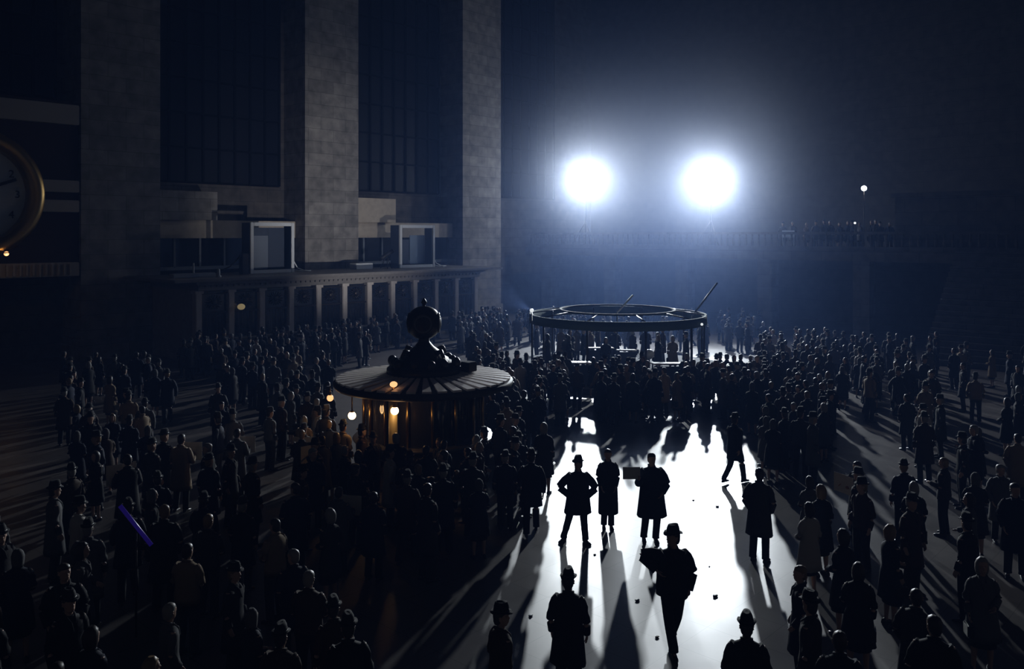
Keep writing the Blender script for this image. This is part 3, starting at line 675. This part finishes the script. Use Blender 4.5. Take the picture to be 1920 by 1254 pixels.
arche('lane_stroller', pose(hip=[V(-.085, 0, .93), V(.085, 0, .93)], knee=[V(-.07, -.03, .51), V(.07, .05, .51)], ank=[V(-.02, -.14, .09), V(.03, .24, .16)], toe=[V(0, -1, 0), V(.1, -1, 0)], head=-1.15, lean=.0,
      elb=[V(-.46, .0, 1.40), V(.29, .05, 1.14)], wri=[V(-.26, -.1, 1.22), V(.21, -.06, .92)]), hem=.80, flare=.0, hat=True)

def props(kind, P):
    b = bmesh.new()
    if kind == 'bag':
        w = P['wri'][0]; bbox(b, w.x-.05, w.x+.05, w.y-.13, w.y+.13, w.z-.36, w.z-.16, .02); tube(b, [w+V(0, -.08, -.16), w+V(0, -.05, -.02), w+V(0, .05, -.02), w+V(0, .08, -.16)], .008, 6)
        return 'handbag', b, SHOE
    if kind == 'paper':
        rings(b, [[V(-.30, -.40, z), V(-.15, -.385, z), V(0, -.36, z), V(.15, -.385, z), V(.30, -.40, z), V(.30, -.404, z), V(0, -.366, z), V(-.30, -.404, z)] for z in (1.08, 1.5)], 8, smooth=False)
        return 'newspaper', b, M_PAPER
    w = P['wri'][0]; bbox(b, w.x-.32, w.x+.02, w.y-.06, w.y-.04, w.z+.02, w.z+.26, .004)
    return 'paper_sheet', b, M_PAPER
PARTS = {}
def parts_of(name, lod):
    """list of (part name, mesh, sub list)"""
    key = (name, lod)
    if key in PARTS: return PARTS[key]
    D = DEF[name]; P = D['P']; r = {}
    r['body'] = build_body(P, D['female'], D['female'], (.0085, .03)[lod])
    r['coat'] = mesh_of('coat', build_coat(P, D['hem'], D['flare'], D['female'], 22, 1.22 if name.startswith('lane') and name != 'lane_slim' else 1.05), cloth('black'))
    if D['female']: r['skirt'] = mesh_of('skirt', build_skirt(P), cloth('charcoal'))
    else: r['trousers'] = mesh_of('trousers', build_trousers(P), cloth('charcoal'))
    r['shoe'] = [mesh_of('shoe', build_shoe(P, i), SHOE) for i in (0, 1)]
    if D['hat']:
        t, k = hat_parts(); r['hat'] = mesh_of('hat', turn(t, P), cloth('charcoal')); r['hat_band'] = mesh_of('hat_band', turn(k, P), M_BLACK)
    r['hair'] = mesh_of('headscarf' if D['style'] == 'scarf' else 'hair', turn(hair_parts(D['female'], D['style']), P), HAIRM[D['hair']])
    if D['hat']:   # keep the hair under the hat
        for v in r['hair'].vertices:
            if v.co.z > 1.735: v.co.z = 1.735
    if D['prop']: nm, bb, mm = props(D['prop'], P); r['prop'] = (nm, mesh_of(nm, bb, mm))
    PARTS[key] = r; return r
VAR = {}
def recol(me, m):
    k = (me.name, m.name)
    if k not in VAR:
        c = me.copy(); c.materials.clear(); c.materials.append(m); VAR[k] = c
    return VAR[k]
PROTO = {}; NEWS = []
def near_person(name, col, col2, hair, loc, rz, sc, label, group):
    key = (name, col, col2, hair)
    if key not in PROTO:
        r = parts_of(name, 0); D = DEF[name]
        root = bpy.data.objects.new('person', r['body']); C.objects.link(root)
        nm = 'overcoat' if D['hem'] < .7 else 'jacket'
        obj(nm, recol(r['coat'], cloth(col)), None, root)
        if 'skirt' in r: obj('skirt', recol(r['skirt'], cloth(col2)), None, root)
        else: obj('trousers', recol(r['trousers'], cloth(col2)), None, root)
        for s in r['shoe']: obj('shoe', s, None, root)
        if 'hat' in r: h = obj('hat', recol(r['hat'], cloth(col2)), None, root); obj('hat_band', r['hat_band'], None, h)
        obj('headscarf' if D['style'] == 'scarf' else 'hair', recol(r['hair'], cloth('grey') if D['style'] == 'scarf' else HAIRM[hair]), None, root)
        if 'prop' in r and r['prop'][0] == 'handbag': obj('handbag', r['prop'][1], None, root)
        PROTO[key] = root; o = root
    else: o = copy_tree(PROTO[key])
    o.location = loc; o.rotation_euler = (0, 0, rz); o.scale = (sc, sc, sc); tag(o, label, 'person', group)
    D = DEF[name]
    if D['prop'] in ('paper', 'sheet'):      # a held thing is a thing of its own
        nm, me = PARTS[(name, 0)]['prop']; q = obj(nm, me, None); q.location = loc; q.rotation_euler = (0, 0, rz); q.scale = (sc, sc, sc)
        tag(q, ('newspaper held open by ' if nm == 'newspaper' else 'pale paper sheet held out by ')+' '.join(label.split()[:9]), 'paper', 'newspapers in the crowd' if nm == 'newspaper' else None)
        if nm == 'newspaper': q['label'] = 'newspaper held open by '+['the first', 'the second', 'the third', 'the fourth', 'the fifth', 'the sixth', 'the seventh', 'the eighth'][len(NEWS) % 8]+' nearest reader, '+label.split(', ')[-1]; NEWS.append(q)
    return o
FARM = {}
def far_mesh(name, col, col2, hair):
    key = (name, col, col2, hair)
    if key in FARM: return FARM[key]
    r = parts_of(name, 1); b = bmesh.new(); mats = [SKIN, cloth(col), cloth(col2), SHOE, HAIRM[hair], M_PAPER, cloth('grey')]
    def add(me, mi):
        n0 = len(b.faces); b.from_mesh(me); b.faces.ensure_lookup_table()
        for i in range(n0, len(b.faces)): b.faces[i].material_index = mi
    add(r['body'], 0); add(r['coat'], 1); add(r.get('skirt') or r['trousers'], 2)
    for s in r['shoe']: add(s, 3)
    if 'hat' in r: add(r['hat'], 2)
    add(r['hair'], 6 if DEF[name]['style'] == 'scarf' else 4)
    if 'prop' in r and r['prop'][0] == 'handbag': add(r['prop'][1], 3)
    me = bpy.data.meshes.new('person'); b.to_mesh(me); b.free()
    for m in mats: me.materials.append(m)
    FARM[key] = me; return me

CROWD = []   # (z, pos, zone)
def ok(p, lst, dmin): return all((p-q).length > dmin for q in lst)
taken = []
def blocked(p):
    if (p-BC).length < 2.35 and p.z < 1: return True
    if (p-KC).length < 6.0: return True
    if p.z < 1 and p.y > TY-.85 and TX0-.5 < p.x < TX1+.6: return True
    if p.z < 1 and p.x > BX-.6: return True
    if p.z < 1 and BX-6.5 < p.x and 7.6 < p.y < 14.4: return True
    if abs((p-at(255, 13.8)).length) < .6 or (p-at(997, 38)).length < .4 or (p-at(1316, 37.5)).length < .4: return True
    return False
def zone(px0, px1, z0, z1, n, name, dmin=.62, excl=(), h=0.0, fn=None):
    k = tries = 0
    while k < n and tries < n*60:
        tries += 1
        z = math.sqrt(random.uniform(z0*z0, z1*z1)); px = random.uniform(px0, px1); p = at(px, z, h)
        py = HOR+(EYE-h)*F/z
        if any(a <= px <= b_ and c <= py <= d for a, b_, c, d in excl): continue
        if fn and not fn(px, py, z, p): continue
        if blocked(p) or not ok(p, taken, dmin): continue
        taken.append(p); CROWD.append((z, p, name)); k += 1
# ------- the figures one can pick out
def hero(name, px, py, toward, sc, col, col2, hair, label):
    z = EYE*F/(py-HOR); p = at(px, z, 0); taken.append(p)
    return near_person(name, col, col2, hair, p, toward, sc, label, None)
CAMF = ANG-PI/2            # rz that makes a figure face the camera
hero('lane_spread', 1084, 1016, CAMF, 1.0, 'black', 'charcoal', 0, 'man in hat and knee-length coat, legs apart, at left of the bright floor')
hero('lane_slim', 1140, 990, CAMF, .99, 'black', 'black', 0, 'slim bareheaded figure in a long coat close beside the man with legs apart')
hero('lane_sheet', 1222, 1015, CAMF, 1.06, 'navy', 'charcoal', 0, 'man in knee-length coat holding out a sheet in the middle of the bright floor')
hero('lane_stroller', 1262, 1222, CAMF, 1.08, 'black', 'black', 0, 'walking man in hat and jacket with one elbow raised, nearest on the bright floor')
hero('overcoat_bare', 1424, 1052, CAMF+2.6, 1.05, 'charcoal', 'black', 0, 'tall bareheaded man in an overcoat at the right edge of the bright floor')
hero('walker', 1378, 905, CAMF+2.2, 1.0, 'navy', 'charcoal', 0, 'man in short coat and hat at the upper right of the bright floor')
hero('overcoat_hat', 1066, 1310, CAMF+2.9, 1.0, 'black', 'black', 0, 'man in hat and overcoat at the bottom, left of the walking man')
hero('woman_coat', 1020, 925, CAMF+2.9, 1.0, 'charcoal', 'black', 1, 'woman in flared coat at the upper left of the bright floor')
hero('suit_hat', 940, 1400, CAMF+2.0, 1.0, 'brown', 'black', 0, 'man in brown jacket and hat at the lower left of the bright floor')
hero('overcoat_hat', 1400, 1425, CAMF+2.9, 1.0, 'black', 'black', 0, 'man in black overcoat and hat at the bottom right of the bright floor')

# ------- zones of crowd: column range in px, depth range in metres
def lane(px, py, z, p):
    if py < 822: return True
    L = 1045-(py-860)*.25; R = 1400+(py-830)*.16
    return not (L-12 < px < R+25)
zone(-40, 660, 9.6, 16.5, 34, 'near_left', .8, fn=lane)
zone(660, 960, 16, 19.5, 14, 'booth_front', .7, fn=lane)
zone(560, 1000, 18.5, 22.5, 38, 'booth_front', .6, fn=lane)
zone(120, 620, 17, 36, 95, 'left_mid', .62, excl=((318, 402, 735, 890),))
zone(880, 1020, 23, 42, 46, 'booth_right', .6)
zone(1000, 1440, 31.0, 34.6, 80, 'stand_front', .52, excl=((1020, 1036, 729, 780), (1064, 1112, 729, 780), (1215, 1286, 729, 780)))
zone(1074, 1100, 31.2, 31.7, 1, 'stand_front', .4)
zone(1215, 1290, 29.4, 31.2, 7, 'stand_front', .5)
zone(1015, 1440, 29, 31.5, 14, 'stand_front', .6, excl=((1060, 1110, 700, 900), (1285, 1345, 700, 900)))
zone(1395, 1560, 22, 31, 26, 'right_mid', .62, fn=lane)
zone(1560, 1760, 29.5, 42, 45, 'right_mid', .62)
zone(1420, 1570, 31, 44, 45, 'right_mid', .6)
zone(1700, 1960, 15, 40, 34, 'far_right', .8)
zone(1480, 1900, 10, 18.5, 20, 'near_right', .9, excl=((1440, 1540, 900, 1030),), fn=lane)
def ticket(px, py, z, p): return 33.5 < p.y < TY-.9 and not (690 < px < 855 and z > 38 and p.y < 37.4)
zone(340, 940, 38, 58, 118, 'ticket', .58, fn=ticket)
zone(900, 1440, 45.2, 57, 90, 'stand_back', .65)
ZONE = {'near_left': ('in the dark lower left', 'people in the dark lower left'), 'booth_front': ('crowd before the booth', 'crowd before the information booth'),
        'left_mid': ('crowd left of booth', 'crowd left of the information booth'), 'booth_right': ('crowd right of booth', 'crowd right of the information booth'),
        'stand_front': ('crowd before exhibit stand', 'crowd before the exhibit stand'), 'right_mid': ('crowd right of stand', 'crowd right of the exhibit stand'),
        'far_right': ('dark far right', 'people in the dark far right'), 'near_right': ('shadow right of bright floor', 'people in the dark lower right'),
        'ticket': ('before the ticket windows', 'crowd before the ticket windows'), 'stand_back': ('behind the exhibit stand', 'crowd behind the exhibit stand')}
names = ['overcoat_hat']*5+['overcoat_bare']*4+['suit_hat']*3+['suit_bare']*2+['woman_coat']*3+['woman_scarf']*2+['walker']*1+['reader']*1
cols = ['black']*5+['charcoal']*4+['navy']*4+['brown']*3+['grey']*3+['tan']*1+['pale']*1
CROWD.sort(key=lambda c: c[0])
rest = []
for i, (z, p, zn) in enumerate(CROWD):
    nm = random.choice(names); col = random.choice(cols); col2 = random.choice(['black', 'charcoal']); hr = random.choice([0, 0, 0, 1, 2])
    D = DEF[nm]; sc = random.uniform(.93, 1.04)*(.94 if D['female'] else 1)
    rz = CAMF+PI+random.gauss(0, .8) if random.random() < .7 else random.uniform(0, 6.28)
    px = px_of(p)[0]
    lab = ('woman in ' if D['female'] else 'man in ')+col+' '+D['desc']+' '
    lab = lab.strip().replace(', hands held before the chest', ' with joined hands').replace(', bareheaded', ' without hat').replace(', in mid stride', ' striding').replace(', holding up a newspaper', ' with newspaper')+', '+ZONE[zn][0]
    if i < 264:
        if z < 21: near_person(nm, col, col2, hr, p, rz, sc, lab, ZONE[zn][1])
        else:
            o = obj('person', far_mesh(nm, col, col2, hr), None); o.location = p; o.rotation_euler = (0, 0, rz); o.scale = (sc,)*3; tag(o, lab, 'person', ZONE[zn][1])
    else: rest.append((nm, col, col2, hr, p, rz, sc))
# people standing on the round platform
KP = []
for k in range(400):
    a = random.uniform(0, 6.28); q = KC+Vector((math.cos(a), math.sin(a), 0))*3.5*math.sqrt(random.random()); px, z = px_of(q)
    if len(KP) >= 20 or not ok(q, KP, .62): continue
    if any((q-t_.location.xy.to_3d()).length < 1.25 for t_ in bpy.data.objects if t_.name.startswith(('display_table', 'white_sphere', 'slanting')) and t_.parent is None): continue
    KP.append(q.copy()); q.z = .25
    nm = random.choice(names); col = random.choice(cols)
    o = obj('person', far_mesh(nm, col, 'charcoal', k % 3), None); o.location = q; o.rotation_euler = (0, 0, random.uniform(0, 6.28)); o.scale = (.97,)*3
    tag(o, ('woman in ' if DEF[nm]['female'] else 'man in ')+col+' '+DEF[nm]['desc']+' on the round exhibit stand', 'person', 'people on the exhibit stand')
# balcony onlookers
for k, px in enumerate([1468, 1486, 1512, 1530, 1556, 1574, 1598, 1612, 1634, 1650, 1668, 1682, 1545, 1642, 1590]):
    nm = names[(k*7) % len(names)]; col = cols[(k*5+3) % len(cols)]
    if px == 1642: dd = 52.2
    zz = (52.9 + (k % 3)*.5); r = (px-960)/F; d = FW+RT*r; q = zz/d.x; p = d*q; p.z = BZ
    o = obj('person', far_mesh(nm, col, 'charcoal', k % 3), None); o.location = p; sc = random.uniform(.93, 1.03); o.scale = (sc,)*3; o.rotation_euler = (0, 0, -PI/2+random.gauss(0, .5))
    tag(o, ('woman in ' if DEF[nm]['female'] else 'man in ')+col+' '+DEF[nm]['desc']+' at the west balcony rail', 'person', 'people on the west balcony')
# the farthest heads, beyond the three hundred nearest people
if rest:
    b = bmesh.new(); allm = []; idx = {}
    for nm, col, col2, hr, p, rz, sc in rest:
        me = far_mesh(nm, col, col2, hr).copy(); me.transform(Matrix.Translation(p) @ Matrix.Rotation(rz, 4, 'Z') @ Matrix.Scale(sc, 4))
        mp = []
        for m in me.materials:
            if m.name not in idx: idx[m.name] = len(allm); allm.append(m)
            mp.append(idx[m.name])
        n0 = len(b.faces); b.from_mesh(me); b.faces.ensure_lookup_table()
        for i in range(n0, len(b.faces)): b.faces[i].material_index = mp[b.faces[i].material_index]
        bpy.data.meshes.remove(me)
    me = bpy.data.meshes.new('crowd'); b.to_mesh(me); b.free()
    for m in allm: me.materials.append(m)
    o = bpy.data.objects.new('crowd', me); C.objects.link(o); tag(o, 'distant crowd massed before the ticket windows and behind the exhibit stand', 'crowd', kind='stuff')
print('PEOPLE', len(CROWD), 'rest', len(rest))

# where look alone does not tell two figures apart, say which one by its place in the row
from collections import defaultdict
bpy.context.view_layer.update()
same = defaultdict(list)
for o in C.objects:
    if o.parent is None and 'label' in o and o.get('category') == 'person': same[o['label']].append(o)
ORD = ['leftmost', 'second from left', 'third from left', 'fourth from left', 'fifth from left', 'sixth from left', 'seventh from left', 'eighth from left', 'ninth from left', 'tenth from left', 'eleventh from left', 'twelfth from left']
for lab, os_ in same.items():
    if len(os_) < 2: continue
    os_.sort(key=lambda o: px_of(o.location)[0])
    for k, o in enumerate(os_):
        o['label'] = lab+', '+('rightmost' if k == len(os_)-1 else ORD[min(k, 11)])
# ------- litter on the bright floor
for k, (px, py, s) in enumerate([(1341, 1118, .05), (1195, 1126, .042), (995, 1155, .035), (1345, 950, .045), (1330, 1062, .02), (1115, 1040, .03), (1232, 1195, .035), (1300, 938, .03)]):
    p = at(px, EYE*F/(py-HOR), 0); b = bmesh.new(); sphere(b, (0, 0, 0), s, (1.3, .9, .3), 10, 7)
    rr = random.Random(k)
    for v in b.verts: v.co *= rr.uniform(.75, 1.15)
    mz = min(v.co.z for v in b.verts)
    for v in b.verts: v.co.z -= mz
    tag(obj('litter_scrap', b, M_BLACK if k < 5 else mat('brown paper', (.12, .09, .07), .8), None, p),
        ['dark crumpled scrap right of the walking man', 'dark scrap in the bluish shadow left of the walking man', 'dark scrap at the lower left of the bright floor', 'dark scrap far up the right of the bright floor', 'tiny dark scrap right of the walking man shoulder',
         'brown paper scrap beside the feet of the man with legs apart', 'brown paper scrap by the walking man feet', 'brown paper scrap in the brightest part of the floor'][k], 'litter')
